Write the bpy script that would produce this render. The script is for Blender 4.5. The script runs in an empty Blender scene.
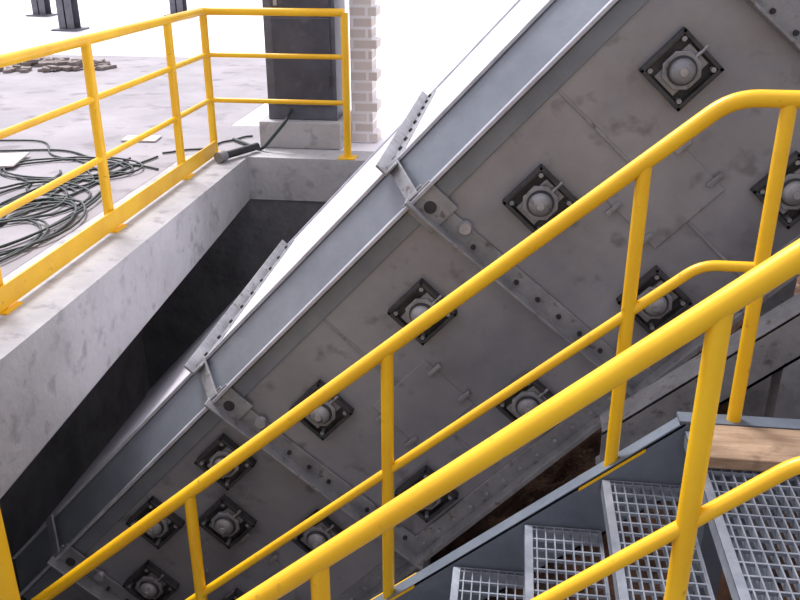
import bpy, bmesh, math, random
from mathutils import Vector, Matrix, noise
random.seed(7)
V=Vector
# ---------------------------------------------------------------- materials
def new_mat(name):
    m=bpy.data.materials.new(name); m.use_nodes=True
    nt=m.node_tree; b=nt.nodes['Principled BSDF']
    return m,nt,b
def mat(name,c1,c2,scale=6,rough=.6,metal=0,bump=.15,detail=8,speck=None,speck_scale=40,speck_lo=.62,streak=None,lo=.32,hi=.68,rvar=0):
    m,nt,b=new_mat(name)
    N=nt.nodes; L=nt.links
    tc=N.new('ShaderNodeTexCoord'); mp=N.new('ShaderNodeMapping'); L.new(tc.outputs['Object'],mp.inputs['Vector'])
    if streak: mp.inputs['Scale'].default_value=streak
    n=N.new('ShaderNodeTexNoise'); n.inputs['Scale'].default_value=scale; n.inputs['Detail'].default_value=detail; n.inputs['Roughness'].default_value=.65
    L.new(mp.outputs['Vector'],n.inputs['Vector'])
    r=N.new('ShaderNodeValToRGB'); r.color_ramp.elements[0].position=lo; r.color_ramp.elements[1].position=hi
    r.color_ramp.elements[0].color=(*c1,1); r.color_ramp.elements[1].color=(*c2,1)
    L.new(n.outputs['Fac'],r.inputs['Fac']); col=r.outputs['Color']
    if speck:
        n2=N.new('ShaderNodeTexNoise'); n2.inputs['Scale'].default_value=speck_scale; n2.inputs['Detail'].default_value=5
        L.new(tc.outputs['Object'],n2.inputs['Vector'])
        r2=N.new('ShaderNodeValToRGB'); r2.color_ramp.elements[0].position=speck_lo; r2.color_ramp.elements[1].position=min(1,speck_lo+.12)
        L.new(n2.outputs['Fac'],r2.inputs['Fac'])
        mx=N.new('ShaderNodeMixRGB'); L.new(r2.outputs['Color'],mx.inputs['Fac']); L.new(col,mx.inputs['Color1']); mx.inputs['Color2'].default_value=(*speck,1)
        col=mx.outputs['Color']
    L.new(col,b.inputs['Base Color'])
    b.inputs['Roughness'].default_value=rough; b.inputs['Metallic'].default_value=metal
    if rvar:
        mr=N.new('ShaderNodeMapRange'); mr.inputs['From Min'].default_value=.3; mr.inputs['From Max'].default_value=.7
        mr.inputs['To Min'].default_value=rough-rvar; mr.inputs['To Max'].default_value=rough+rvar
        L.new(n.outputs['Fac'],mr.inputs['Value']); L.new(mr.outputs['Result'],b.inputs['Roughness'])
    if bump:
        n3=N.new('ShaderNodeTexNoise'); n3.inputs['Scale'].default_value=scale*7; n3.inputs['Detail'].default_value=6
        L.new(tc.outputs['Object'],n3.inputs['Vector'])
        bp=N.new('ShaderNodeBump'); bp.inputs['Strength'].default_value=bump; bp.inputs['Distance'].default_value=.02
        L.new(n3.outputs['Fac'],bp.inputs['Height']); L.new(bp.outputs['Normal'],b.inputs['Normal'])
    return m
M={}
M['yellow']=mat('yellow_paint',(.78,.41,.004),(.90,.54,.010),3,.38,0,.06,speck=(.48,.25,.02),speck_scale=28,speck_lo=.66)
M['concrete']=mat('floor_concrete',(.26,.245,.26),(.37,.35,.37),1.1,.85,0,.2,speck=(.21,.195,.205),speck_scale=3,speck_lo=.57)
M['curb']=mat('curb_concrete',(.37,.37,.38),(.47,.47,.485),3,.85,0,.4,speck=(.31,.31,.32),speck_scale=9,speck_lo=.56)
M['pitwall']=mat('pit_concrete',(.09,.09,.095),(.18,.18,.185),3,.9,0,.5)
M['glare']=mat('glare_floor_paint',(.88,.86,.89),(.95,.94,.96),1,.8,0,.1)  # near-white concrete: blown-out sun glare put into the base colour
M['steel']=mat('galvanised_side',(.22,.223,.25),(.37,.372,.40),1.7,.42,.4,.12,speck=(.19,.188,.20),speck_scale=9,speck_lo=.60,lo=.3,hi=.72,rvar=.12)
M['band']=mat('grey_cover_paint',(.155,.175,.205),(.215,.24,.27),4,.42,.25,.05)
M['white']=mat('light_cover_sheet',(.70,.69,.75),(.80,.79,.85),5,.55,.0,.05)
M['member']=mat('grey_angle_steel',(.19,.195,.21),(.33,.335,.35),8,.5,.35,.1,speck=(.13,.11,.10),speck_scale=22,speck_lo=.6)
M['lip']=mat('edge_highlight_paint',(.36,.37,.41),(.55,.56,.61),9,.4,.3,.05)  # seam highlights put into the lip as a lighter colour
M['dark']=mat('dark_steel',(.022,.023,.026),(.055,.055,.06),10,.5,.4,.1)
M['frame']=mat('bearing_frame_grey',(.03,.031,.035),(.08,.08,.086),12,.5,.4,.1)
M['column']=mat('column_grey_paint',(.10,.10,.12),(.16,.16,.18),6,.6,.1,.1)
M['bright']=mat('machined_steel',(.30,.30,.32),(.48,.48,.51),20,.4,.6,.05)
M['grate']=mat('galvanised_grating',(.20,.225,.27),(.35,.38,.43),12,.4,.5,.05)
M['string']=mat('stringer_paint',(.12,.145,.18),(.19,.22,.26),5,.45,.3,.08)
M['wood']=mat('old_plank',(.22,.14,.085),(.40,.28,.18),5,.8,0,.3,streak=(1,9,9),speck=(.12,.07,.04),speck_scale=9,speck_lo=.6)
M['dirt']=mat('brown_earth',(.06,.033,.02),(.26,.14,.08),5,.95,0,.9,speck=(.32,.25,.19),speck_scale=14,speck_lo=.60)
M['cab']=mat('cabinet_paint',(.075,.082,.11),(.12,.13,.165),7,.4,.2,.03)
M['cabdoor']=mat('cabinet_door',(.042,.047,.07),(.075,.08,.11),5,.35,.2,.03,speck=(.11,.11,.13),speck_scale=6,speck_lo=.58)
M['cable']=mat('rubber_hose',(.015,.023,.021),(.035,.05,.045),9,.5,0,.0)
M['paper']=mat('board_light',(.50,.46,.43),(.60,.56,.53),9,.8,0,.0)
M['rubble']=mat('brick_rubble',(.16,.13,.12),(.30,.26,.24),4,.9,0,.3)
def brickmat():
    m,nt,b=new_mat('brick_masonry'); N=nt.nodes; L=nt.links
    tc=N.new('ShaderNodeTexCoord'); mp=N.new('ShaderNodeMapping'); mp.inputs['Rotation'].default_value=(math.pi/2,0,0)
    L.new(tc.outputs['Object'],mp.inputs['Vector'])
    t=N.new('ShaderNodeTexBrick'); t.inputs['Scale'].default_value=1
    t.inputs['Color1'].default_value=(.60,.53,.49,1); t.inputs['Color2'].default_value=(.70,.64,.60,1); t.inputs['Mortar'].default_value=(.80,.78,.78,1)
    t.inputs['Brick Width'].default_value=.24; t.inputs['Row Height'].default_value=.085; t.inputs['Mortar Size'].default_value=.012
    L.new(mp.outputs['Vector'],t.inputs['Vector']); L.new(t.outputs['Color'],b.inputs['Base Color']); b.inputs['Roughness'].default_value=.9
    return m
M['brick']=brickmat()

# ---------------------------------------------------------------- builder
class MB:
    def __init__(s): s.v=[]; s.f=[]; s.m=[]; s.sm=[]; s.mats=[]
    def mi(s,k):
        if k not in s.mats: s.mats.append(k)
        return s.mats.index(k)
    def add(s,vs,fs,k,smooth=False):
        o=len(s.v); s.v+= [V(x) for x in vs]; i=s.mi(k)
        for f in fs: s.f.append([o+a for a in f]); s.m.append(i); s.sm.append(smooth)
    def hexa(s,c,k):
        s.add(c,[(3,2,1,0),(4,5,6,7),(0,1,5,4),(1,2,6,5),(2,3,7,6),(3,0,4,7)],k)
    def box(s,lo,hi,k):
        x0,y0,z0=lo;x1,y1,z1=hi
        s.hexa([(x0,y0,z0),(x1,y0,z0),(x1,y1,z0),(x0,y1,z0),(x0,y0,z1),(x1,y0,z1),(x1,y1,z1),(x0,y1,z1)],k)
    def obox(s,o,ax,ay,az,k):
        o,ax,ay,az=V(o),V(ax),V(ay),V(az)
        if ax.cross(ay).dot(az)<0: o=o+az; az=-az
        s.hexa([o,o+ax,o+ax+ay,o+ay,o+az,o+ax+az,o+ax+ay+az,o+ay+az],k)
    def prism(s,poly,ext,k):
        n=len(poly); p=[V(a) for a in poly]; e=V(ext)
        fs=[tuple(range(n))[::-1],tuple(range(n,2*n))]+[(i,(i+1)%n,n+(i+1)%n,n+i) for i in range(n)]
        s.add(p+[a+e for a in p],fs,k)
    def tube(s,pts,r,k,seg=14,cap=True):
        pts=[V(p) for p in pts]; n=len(pts)
        t0=(pts[1]-pts[0]).normalized(); ref=V((0,0,1)) if abs(t0.z)<.9 else V((1,0,0))
        nrm=(ref-t0*ref.dot(t0)).normalized(); vs=[]
        for i in range(n):
            if i==0: t=t0
            elif i==n-1: t=(pts[i]-pts[i-1]).normalized()
            else: t=((pts[i]-pts[i-1]).normalized()+(pts[i+1]-pts[i]).normalized()).normalized()
            nrm=(nrm-t*nrm.dot(t)).normalized(); bi=t.cross(nrm)
            for j in range(seg):
                a=2*math.pi*j/seg; vs.append(pts[i]+(nrm*math.cos(a)+bi*math.sin(a))*r)
        fs=[(i*seg+j,i*seg+(j+1)%seg,(i+1)*seg+(j+1)%seg,(i+1)*seg+j) for i in range(n-1) for j in range(seg)]
        s.add(vs,fs,k,True)
        if cap:
            s.add(vs[:seg],[tuple(range(seg))[::-1]],k); s.add(vs[-seg:],[tuple(range(seg))],k)
    def disc_cyl(s,c,ax,r0,r1,h,k,seg=24):
        c=V(c);ax=V(ax).normalized(); ref=V((0,0,1)) if abs(ax.z)<.9 else V((1,0,0))
        u=ax.cross(ref).normalized(); w=ax.cross(u); vs=[]
        for rr,hh in((r0,0),(r1,h)):
            for j in range(seg):
                a=2*math.pi*j/seg; vs.append(c+ax*hh+(u*math.cos(a)+w*math.sin(a))*rr)
        s.add(vs,[(j,(j+1)%seg,seg+(j+1)%seg,seg+j) for j in range(seg)],k,True)
        s.add(vs[seg:],[tuple(range(seg))],k); s.add(vs[:seg],[tuple(range(seg))[::-1]],k)
    def dome(s,c,ax,r,h,k,seg=24,n=5):
        prev=r; z=0
        for i in range(1,n+1):
            a=i/n*math.pi/2*.86; rr=r*math.cos(a); zz=h*math.sin(a)
            s.disc_cyl(V(c)+V(ax)*z,ax,prev,rr,zz-z,k,seg); prev=rr; z=zz
    def obj(s,name,bevel=0,parent=None):
        me=bpy.data.meshes.new(name); me.from_pydata([tuple(a) for a in s.v],[],s.f)
        for k in s.mats: me.materials.append(M[k])
        me.polygons.foreach_set('material_index',s.m); me.polygons.foreach_set('use_smooth',s.sm); me.update()
        ob=bpy.data.objects.new(name,me); bpy.context.scene.collection.objects.link(ob)
        bm=bmesh.new(); bm.from_mesh(me); bmesh.ops.recalc_face_normals(bm,faces=bm.faces); bm.to_mesh(me); bm.free()
        if bevel:
            b=ob.modifiers.new('bevel','BEVEL'); b.width=bevel; b.segments=2; b.limit_method='ANGLE'; b.angle_limit=math.radians(50)
        if parent: ob.parent=parent
        return ob
def fillet(pts,r,n=6):
    pts=[V(p) for p in pts]; out=[pts[0]]
    for i in range(1,len(pts)-1):
        a=(pts[i-1]-pts[i]).normalized(); b=(pts[i+1]-pts[i]).normalized()
        p0=pts[i]+a*r; p1=pts[i]+b*r
        for j in range(n+1):
            t=j/n; out.append(p0*(1-t)**2+pts[i]*2*t*(1-t)+p1*t*t)
    out.append(pts[-1]); return out

# ---------------------------------------------------------------- ground / pit
PX=-2.07; PY=6.52
b=MB()
b.box((-40,-6,-.25),(PX-.51,12.2,0),'concrete')
b.box((PX-.51,PY+.02,-.25),(-1.40,7.7,0),'concrete')
b.obj('floor')
b=MB(); b.box((-1.40,PY+.31,-.25),(40,60,-.004),'glare'); b.box((PX-.51,7.7,-.25),(-1.40,60,-.004),'glare'); b.box((-40,12.2,-.25),(PX-.51,60,-.004),'glare'); b.obj('glare_painted_floor')  # far floor slabs, sunlit glare painted in by the pale material
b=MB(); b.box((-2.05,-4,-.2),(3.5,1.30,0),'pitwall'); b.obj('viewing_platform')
b=MB()
ys=[-4,1.0,2.8,4.5,6.52]; dep=[.62,.60,.56,.46,.34]
for i in range(4):
    y0,y1,d0,d1=ys[i],ys[i+1],dep[i],dep[i+1]
    b.hexa([(PX-.5,y0,-d0),(PX,y0,-d0),(PX,y1,-d1),(PX-.5,y1,-d1),(PX-.5,y0,.004),(PX,y0,.004),(PX,y1,.004),(PX-.5,y1,.004)],'curb')
b.obj('concrete_edge_beam')
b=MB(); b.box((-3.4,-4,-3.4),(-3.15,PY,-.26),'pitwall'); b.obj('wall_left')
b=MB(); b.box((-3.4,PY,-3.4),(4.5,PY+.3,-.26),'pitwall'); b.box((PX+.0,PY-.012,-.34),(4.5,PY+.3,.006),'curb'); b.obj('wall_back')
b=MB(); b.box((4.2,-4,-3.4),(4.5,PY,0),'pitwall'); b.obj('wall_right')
def terrain(name,x0,x1,y0,y1,nx,ny,fn,k):
    b=MB(); vs=[];fs=[]
    for j in range(ny+1):
        for i in range(nx+1):
            x=x0+(x1-x0)*i/nx; y=y0+(y1-y0)*j/ny; vs.append((x,y,fn(x,y)))
    for j in range(ny):
        for i in range(nx):
            a=j*(nx+1)+i; fs.append((a,a+1,a+nx+2,a+nx+1))
    b.add(vs,fs,k,True); return b.obj(name)
def earth(x,y):
    z=max(-2.9,min(-.35,-1.15+.86*(x-.6)))
    return z+.16*noise.noise(V((x*1.3,y*1.3,0)))+.09*noise.noise(V((x*5,y*5,3)))+.04*noise.noise(V((x*12,y*12,3)))
terrain('earth_slope',-3.14,4.19,1.35,PY-.02,190,140,earth,'dirt')

# ---------------------------------------------------------------- inclined conveyor
A=math.radians(47.09); C=V((math.cos(A),0,math.sin(A))); P=V((math.sin(A),0,-math.cos(A))); Nn=V((0,-1,0))
O=V((-.3874,3.3,.6408))
def K(s,t,n=0): return O+C*s+P*t+Nn*n
S0,S1=-3.05,3.3; WD=2.12; HT=1.23; CH=.15
b=MB()
prof=[(0,0),(-.144,-CH),(-.144,-(WD-CH)),(0,-WD),(HT,-WD),(HT,0)]
mk=['band','white','band','steel','steel','steel']
vs=[K(S0,t,n) for t,n in prof]+[K(S1,t,n) for t,n in prof]
for i in range(6):
    j=(i+1)%6; b.add([vs[i],vs[j],vs[6+j],vs[6+i]],[(0,1,2,3)],mk[i])
b.add(vs[:6],[tuple(range(6))],'steel'); b.add(vs[6:],[tuple(range(6))],'steel')
def kbox(s0,s1,t0,t1,n0,n1,k): b.obox(K(s0,t0,n0),C*(s1-s0),P*(t1-t0),Nn*(n1-n0),k)
kbox(S0,S1,-.012,.004,-.004,.045,'lip')
kbox(S0,S1,.012,.085,0,.010,'band')
kbox(S0,S1,HT-.09,HT,0,.012,'member'); kbox(S0,S1,HT-.012,HT+.012,-.02,.075,'member')
kbox(S0,S1,-.157,-.142,-CH-.02,-CH+.012,'lip')
kbox(S0,S1,-.157,-.142,-(WD-CH)-.012,-(WD-CH)+.02,'lip')
mem=[-2.67,-1.32,0.01,1.36,2.7]
for q,s in enumerate(mem):
    w=.085; sk=.07
    b.obox(K(s,-.03,.002),C*w,P*(HT+.06)+C*sk,Nn*.014,'member')
    b.obox(K(s,-.03,.002),C*.012,P*(HT+.06)+C*sk,Nn*.085,'member')
    kbox(s-.03,s+.125,-.02,.14,.016,.030,'member')
    b.disc_cyl(K(s+.05,.06,.030),Nn,.026,.026,.004,'dark')
    b.disc_cyl(K(s+.085,.22,.016),Nn,.030,.024,.02,'bright')
    b.obox(K(s,-.01,.03),C*w*.7,P*(-.15)-Nn*.165,(P*-.6+Nn*.6)*.015,'member')
    BW=1.84
    if q>0:
        kbox(s-.0,s+.055,-.154,-.144,-BW,-.06,'member')
        kbox(s-.012,s+.0,-.205,-.144,-BW,-.06,'member')
        for i in range(9):
            y=-.2-i*.19
            b.disc_cyl(K(s+.03,-.154,y),-P,.012,.010,.012,'dark',8)
    for i in range(8):
        b.disc_cyl(K(s+.05+sk*(i/8.),.30+i*.115,.016),Nn,.011,.010,.012,'dark',8)
for i in range(60):
    s=S0+.1+i*.105
    if s<S1: b.disc_cyl(K(s,HT-.045,.012),Nn,.009,.009,.008,'bright',6)
for s in (-2.0,-.64,.72,2.05):
    kbox(s-.006,s+.006,.09,HT-.09,0,.006,'member')
kb=[(1.075,.345),(.38,.35),(-.297,.354),(-.977,.37),(-1.53,.24),(-2.08,.22),(-1.80,.46),(-2.42,.44),
    (1.07,.975),(.415,.97),(-.28,.97),(-.95,1.0),(-1.52,.82),(-2.2,.86),(1.76,.35),(1.76,.97),(2.44,.35)]
def bearing(s,t):
    h=.105
    kbox(s-h,s+h,t-h,t+h,0,.010,'frame')
    for a,bb,c_,d in((-h,h,-h,-h+.016),(-h,h,h-.016,h),(-h,-h+.016,-h,h),(h-.016,h,-h,h)):
        kbox(s+a,s+bb,t+c_,t+d,.010,.045,'frame')
    kbox(s-.082,s+.082,t-.05,t+.05,.010,.030,'member')
    q=.066;e=.030
    poly=[K(s+x,t+y,.030) for x,y in((-q,-e),(-e,-q),(e,-q),(q,-e),(q,e),(e,q),(-e,q),(-q,e))]
    b.prism(poly,Nn*.018,'member')
    b.disc_cyl(K(s,t,.048),Nn,.054,.050,.012,'frame')
    b.dome(K(s,t,.060),Nn,.046,.030,'member')
    b.disc_cyl(K(s,t,.086),Nn,.016,.014,.010,'bright',12)
    for x in(-.078,.078):
        for y in(-.078,.078):
            b.disc_cyl(K(s+x,t+y,.010),Nn,.011,.010,.034,'member',6)
    b.tube([K(s+.05,t,.04),K(s+.118,t,.04)],.007,'member',8)
for s,t in kb: bearing(s,t)
for s,t in((.73,.66),(-.63,.67),(-1.98,.67),(2.05,.66)):
    kbox(s-.17,s+.17,t-.15,t+.15,0,.007,'steel')
    for x in(-.17,.17):
        for y in(-.09,.09):
            kbox(s+x-.035,s+x+.035,t+y-.009,t+y+.009,.007,.026,'member')
b.obj('inclined_conveyor',.003)
b=MB()
kk=V((0,1.65,0))
b.obox(K(S0,HT+.015,0)+kk,C*(S1-S0),P*.012,V((0,.14,0)),'member')
b.obox(K(S0,HT+.015,0)+kk+V((0,.064,0)),C*(S1-S0),P*.16,V((0,.012,0)),'member')
b.obox(K(S0,HT+.165,0)+kk,C*(S1-S0),P*.012,V((0,.14,0)),'member')
for s in(-1.3,.9,2.3):
    for y in(3.45,4.95):
        p=K(s,HT+.012,0)
        b.box((p.x-.06,y,-3.1),(p.x+.06,y+.012,p.z),'member'); b.box((p.x-.06,y+.12,-3.1),(p.x+.06,y+.132,p.z),'member'); b.box((p.x-.006,y+.01,-3.1),(p.x+.006,y+.13,p.z),'member')
    b.box((p.x-.04,3.5,p.z-.35),(p.x+.04,4.95,p.z-.27),'member')
b.obj('conveyor_support_frame',.002)

# ---------------------------------------------------------------- staircase
SL=.86
b=MB()
def tread(x0,x1,y0,y1,z,step=.03,nose=True):
    x=x0+.006
    while x<x1-.002:
        b.box((x-.0022,y0,z-.032),(x+.0022,y1,z),'grate'); x+=step
    y=y0+.03
    while y<y1:
        b.box((x0,y-.003,z-.012),(x1,y+.003,z-.001),'grate'); y+=.05
    b.box((x0-.004,y0,z-.045),(x0+.005,y1,z+.001),'grate'); b.box((x1-.006,y0,z-.04),(x1,y1,z),'grate')
    if nose: b.box((x0-.004,y0,z-.002),(x0+.022,y1,z+.004),'grate')
    b.box((x0,y0-.006,z-.06),(x1,y0,z+.002),'grate'); b.box((x0,y1,z-.06),(x1,y1+.006,z+.002),'grate')
Y0,Y1=1.50,2.44
for k in range(12): tread(.361-.241*k,.361-.241*k+.255,Y0,Y1,-.02-.207*k)
tread(.602,1.55,Y0,Y1,.187); tread(1.56,2.6,Y0,Y1,.187)
for y in(1.455,2.452):
    xa,xb=-2.45,.60; za=(xa-.386)*SL; zb=(xb-.386)*SL+.02; e=V((0,.012,0))
    b.prism([(xa,y,za-.26),(xb,y,zb-.26),(xb+.05,y,-.08),(2.6,y,-.08),(2.6,y,.215),(xb+.02,y,.215),(xb-.02,y,zb+.0),(xa,y,za+.0)],e,'string')
    b.obox((xa,y-.0,za),(xb-xa,0,zb-za),(0,.06,0),(0,0,.010),'string')
    b.obox((xb-.02,y,.21),(2.6-xb,0,0),(0,.06,0),(0,0,.010),'string')
    b.obox((xa,y-.0,za-.26),(xb-xa,0,zb-za),(0,.06,0),(0,0,.010),'string')
for x in(.7,1.5,2.5):
    b.box((x,1.46,-.08),(x+.08,2.5,.0),'string')
    for y in(1.47,2.42): b.box((x,y,-3.0),(x+.08,y+.07,-.08),'string')
b.obj('metal_staircase')
def stair_rail(name,y,r=.0245,posts=(.386,-.365,-1.10,-1.84),landposts=(.752,1.75)):
    b=MB()
    zt=lambda x:1.045+SL*(x-.386)
    xb=.602
    b.tube(fillet([(-2.3,y,zt(-2.3)),(xb,y,zt(xb)),(2.55,y,zt(xb))],.07),r,'yellow',18)
    zm=lambda x:zt(x)-.475
    b.tube(fillet([(-2.3,y,zm(-2.3)),(xb-.02,y,zm(xb-.02)),(2.55,y,zm(xb-.02))],.05),r*.66,'yellow',14)
    for x in posts:
        zb=(x-.386)*SL
        b.tube([(x,y,zb),(x,y,zt(x))],r*.88,'yellow',16)
        b.obox((x-.10,y-.035,zb-.10*SL+.010),(.20,0,.20*SL),(0,.07,0),(0,0,.012),'yellow')
    for x in landposts:
        b.tube([(x,y,.2),(x,y,zt(xb))],r*.88,'yellow',16)
    return b.obj(name)
stair_rail('stair_handrail',2.485)
stair_rail('stair_handrail.001',1.452)
b=MB(); b.box((.61,2.235,.192),(2.2,2.425,.232),'wood'); b.box((.9,2.02,.192),(2.2,2.20,.225),'wood'); b.obj('wooden_plank',.004)
b=MB()
d=V((1.7,0,1.7*SL)); o=V((.4,2.85,-.286))
b.obox(o,d,(0,.012,0),(0,0,.20),'member'); b.obox(o+V((0,0,.19)),d,(0,.12,0),(0,0,.014),'member'); b.obox(o,d,(0,.12,0),(0,0,.014),'member')
b.box((1.0,2.85,-1.0),(1.1,2.95,.25),'member')
b.obj('steel_channel_beam')

# ---------------------------------------------------------------- guard railings
def guard(name,pts_posts,path,toe,zs=(1.10,.78,.435),rp=.030,rr=(.029,.019,.019)):
    b=MB()
    for z,r in zip(zs,rr):
        b.tube(fillet([(x,y,z) for x,y in path],.06) if len(path)>2 else [(x,y,z) for x,y in path],r,'yellow',16)
    for x,y in pts_posts:
        b.tube([(x,y,0.0),(x,y,zs[0])],rp,'yellow',16); b.box((x-.07,y-.07,0.004),(x+.07,y+.07,.014),'yellow')
    for (x0,y0),(x1,y1) in toe:
        b.box((x0+.035,min(y0,y1),.02),(x0+.045,max(y0,y1),.13),'yellow')
    return b.obj(name)
gx=-2.36
guard('guard_railing',[(gx,y) for y in(-.1,1.1,2.28,3.46,4.66,5.86,6.58)]+[(-1.27,6.58)],[(gx,-.4),(gx,6.58),(-1.27,6.58)],[((gx,-.4),(gx,6.5))])
b=MB()
for z in(1.07,.55): b.tube([(-2.0,1.25,z),(-.975,1.25,z)],.026,'yellow')
for x in(-.975,-1.9): b.tube([(x,1.25,0),(x,1.25,1.07)],.030,'yellow'); b.box((x-.07,1.18,0),(x+.07,1.295,.012),'yellow')
b.obj('platform_railing')

# ---------------------------------------------------------------- cabinet
cab=bpy.data.objects.new('electrical_cabinet',None); bpy.context.scene.collection.objects.link(cab)
x0,x1,y0,y1=-2.0,-1.42,6.95,7.4
b=MB(); b.box((x0-.06,y0-.10,0),(x1+.04,y1+.05,.22),'curb'); b.obj('plinth',.01,cab)
b=MB(); b.box((x0,y0,.22),(x1,y1,2.15),'cab'); b.box((x0-.02,y0-.03,2.15),(x1+.02,y1+.02,2.19),'cab'); b.obj('body',.006,cab)
b=MB(); b.box((x0+.07,y0-.022,.34),(x1-.04,y0,2.06),'cabdoor'); b.box((x0+.07,y0-.028,1.02),(x1-.04,y0-.02,1.03),'cab')
for z in(.5,1.2,1.9): b.tube([(x1-.045,y0-.03,z),(x1-.045,y0-.03,z+.09)],.01,'dark',8)
b.box((x0+.10,y0-.045,1.12),(x0+.13,y0-.02,1.26),'bright'); b.obj('door',.003,cab)
b=MB(); b.tube(fillet([(x0+.2,y0-.02,.3),(x0+.2,y0-.22,.25),(x0+.0,y0-.25,.02),(x0-.35,y0+.1,.02)],.06),.014,'cable'); b.obj('feed_cable',0,cab)
b=MB(); b.box((-1.34,7.15,0),(-1.16,7.4,3.2),'brick')
for i in range(0,36,3): b.box((-1.16,7.15,i*.085+.006),(-1.12,7.4,i*.085+.08),'brick')
b.obj('brick_column')
for i,(x,y) in enumerate([(-10.1,18.2),(-8.1,15.5),(-7.2,18.6)]):
    b=MB(); w=.14
    b.box((x-w,y-w,0),(x+w,y-w+.02,4),'column'); b.box((x-w,y+w-.02,0),(x+w,y+w,4),'column'); b.box((x-.012,y-w,0),(x+.012,y+w,4),'column'); b.box((x-.25,y-.25,0),(x+.25,y+.25,.03),'column')
    b.obj('steel_column' if i==0 else 'steel_column.%03d'%i)
b=MB()
for i in range(90):
    r=random.random()**.6; a=random.random()*6.28; x=-6.1+math.cos(a)*r*.9; y=11.0+math.sin(a)*r*.6; z=(1-r)*.08*random.random()
    R=Matrix.Rotation(random.random()*3,3,'Z')@Matrix.Rotation(random.uniform(-.3,.3),3,'X'); w=random.uniform(.06,.2)
    b.obox(V((x,y,z)),R@V((w,0,0)),R@V((0,.09,0)),R@V((0,0,.04)),'rubble')
b.obj('rubble_pile')
b=MB()
def loop(cx,cy,rx,ry,n,ph,wob,r,z=.012):
    pts=[]
    for i in range(n):
        a=ph+i*.22; q=1+.15*noise.noise(V((i*.15,ph,0)))
        pts.append((cx+rx*q*math.cos(a)+wob*i*.004,cy+ry*q*math.sin(a)+wob*i*.003,z+.01*(i%7)/7+.006*math.floor(i/28)))
    b.tube(pts,r,'cable',8)
loop(-3.0,4.55,.34,.55,80,0,.3,.009); loop(-3.05,5.2,.38,.45,60,1,-1,.009); loop(-2.95,4.2,.25,.5,70,2,.2,.008); loop(-3.3,5.9,.5,.3,62,.6,.4,.008); loop(-3.0,4.9,.28,.8,64,.3,.2,.008)
def snake(p,q,amp,ph,r=.009,n=40):
    pts=[]; p=V(p);q=V(q);d=(q-p); nn=V((-d.y,d.x,0)).normalized()
    for i in range(n+1):
        t=i/n; pts.append(p+d*t+nn*amp*(math.sin(t*7+ph)+.4*math.sin(t*17+ph*2))+V((0,0,.012)))
    b.tube(pts,r,'cable',8)
for i in range(7):
    snake((-3.6+.11*i,3.3+.2*i,0),(-2.75-.1*i,6.4-.1*i,0),.08+.02*i,i*1.3)
snake((-2.6,6.1,0),(-5.2,6.7,0),.12,2); snake((-2.75,6.5,0),(-2.2,7.2,0),.06,2); snake((-2.75,6.0,0),(-4.9,7.0,0),.15,.4,.008)
b.obj('cable_coil')
b=MB(); b.obox((-4.15,5.75,.025),(.45,.15,0),(-.10,.42,0),(0,0,.012),'paper'); b.obox((-3.3,6.9,.005),(.3,.02,0),(-.02,.2,0),(0,0,.012),'paper'); b.obj('loose_board')
b=MB(); b.tube([(-2.2,6.35,.05),(-2.04,6.70,.05)],.03,'dark'); b.tube([(-2.2,6.35,.05),(-2.23,6.28,.05)],.042,'member'); b.obj('pipe_offcut')

# ---------------------------------------------------------------- light
w=bpy.data.worlds.new('World'); bpy.context.scene.world=w; w.use_nodes=True; nt=w.node_tree; N=nt.nodes; L=nt.links
bg=N['Background']; tc=N.new('ShaderNodeTexCoord'); dp=N.new('ShaderNodeVectorMath'); dp.operation='DOT_PRODUCT'
L.new(tc.outputs['Generated'],dp.inputs[0]); dp.inputs[1].default_value=V((-.45,.75,.5)).normalized()
r=N.new('ShaderNodeValToRGB'); mr=N.new('ShaderNodeMapRange'); mr.inputs['From Min'].default_value=-1
L.new(dp.outputs['Value'],mr.inputs['Value']); L.new(mr.outputs['Result'],r.inputs['Fac'])
r.color_ramp.elements[0].position=.15; r.color_ramp.elements[0].color=(.40,.40,.45,1)
r.color_ramp.elements[1].position=.85; r.color_ramp.elements[1].color=(1.3,1.24,1.38,1)
L.new(r.outputs['Color'],bg.inputs['Color']); bg.inputs['Strength'].default_value=.92
sd=bpy.data.lights.new('sun','SUN'); sd.energy=3.2; sd.angle=math.radians(18); sd.color=(1,.97,.98)
so=bpy.data.objects.new('sun',sd); bpy.context.scene.collection.objects.link(so)
so.rotation_euler=V((-.45,.55,.95)).to_track_quat('Z','Y').to_euler()

# ---------------------------------------------------------------- camera
cd=bpy.data.cameras.new('camera'); cam=bpy.data.objects.new('camera',cd); bpy.context.scene.collection.objects.link(cam)
cd.sensor_width=36; cd.lens=36*858/800.; cd.clip_start=.05; cd.clip_end=300
cam.location=(0,0,1.65); cam.rotation_euler=(math.pi/2-math.atan(368/858.),0,math.atan(121/933.))
bpy.context.scene.camera=cam
vs_=bpy.context.scene.view_settings; vs_.view_transform='Standard'; vs_.exposure=0.38
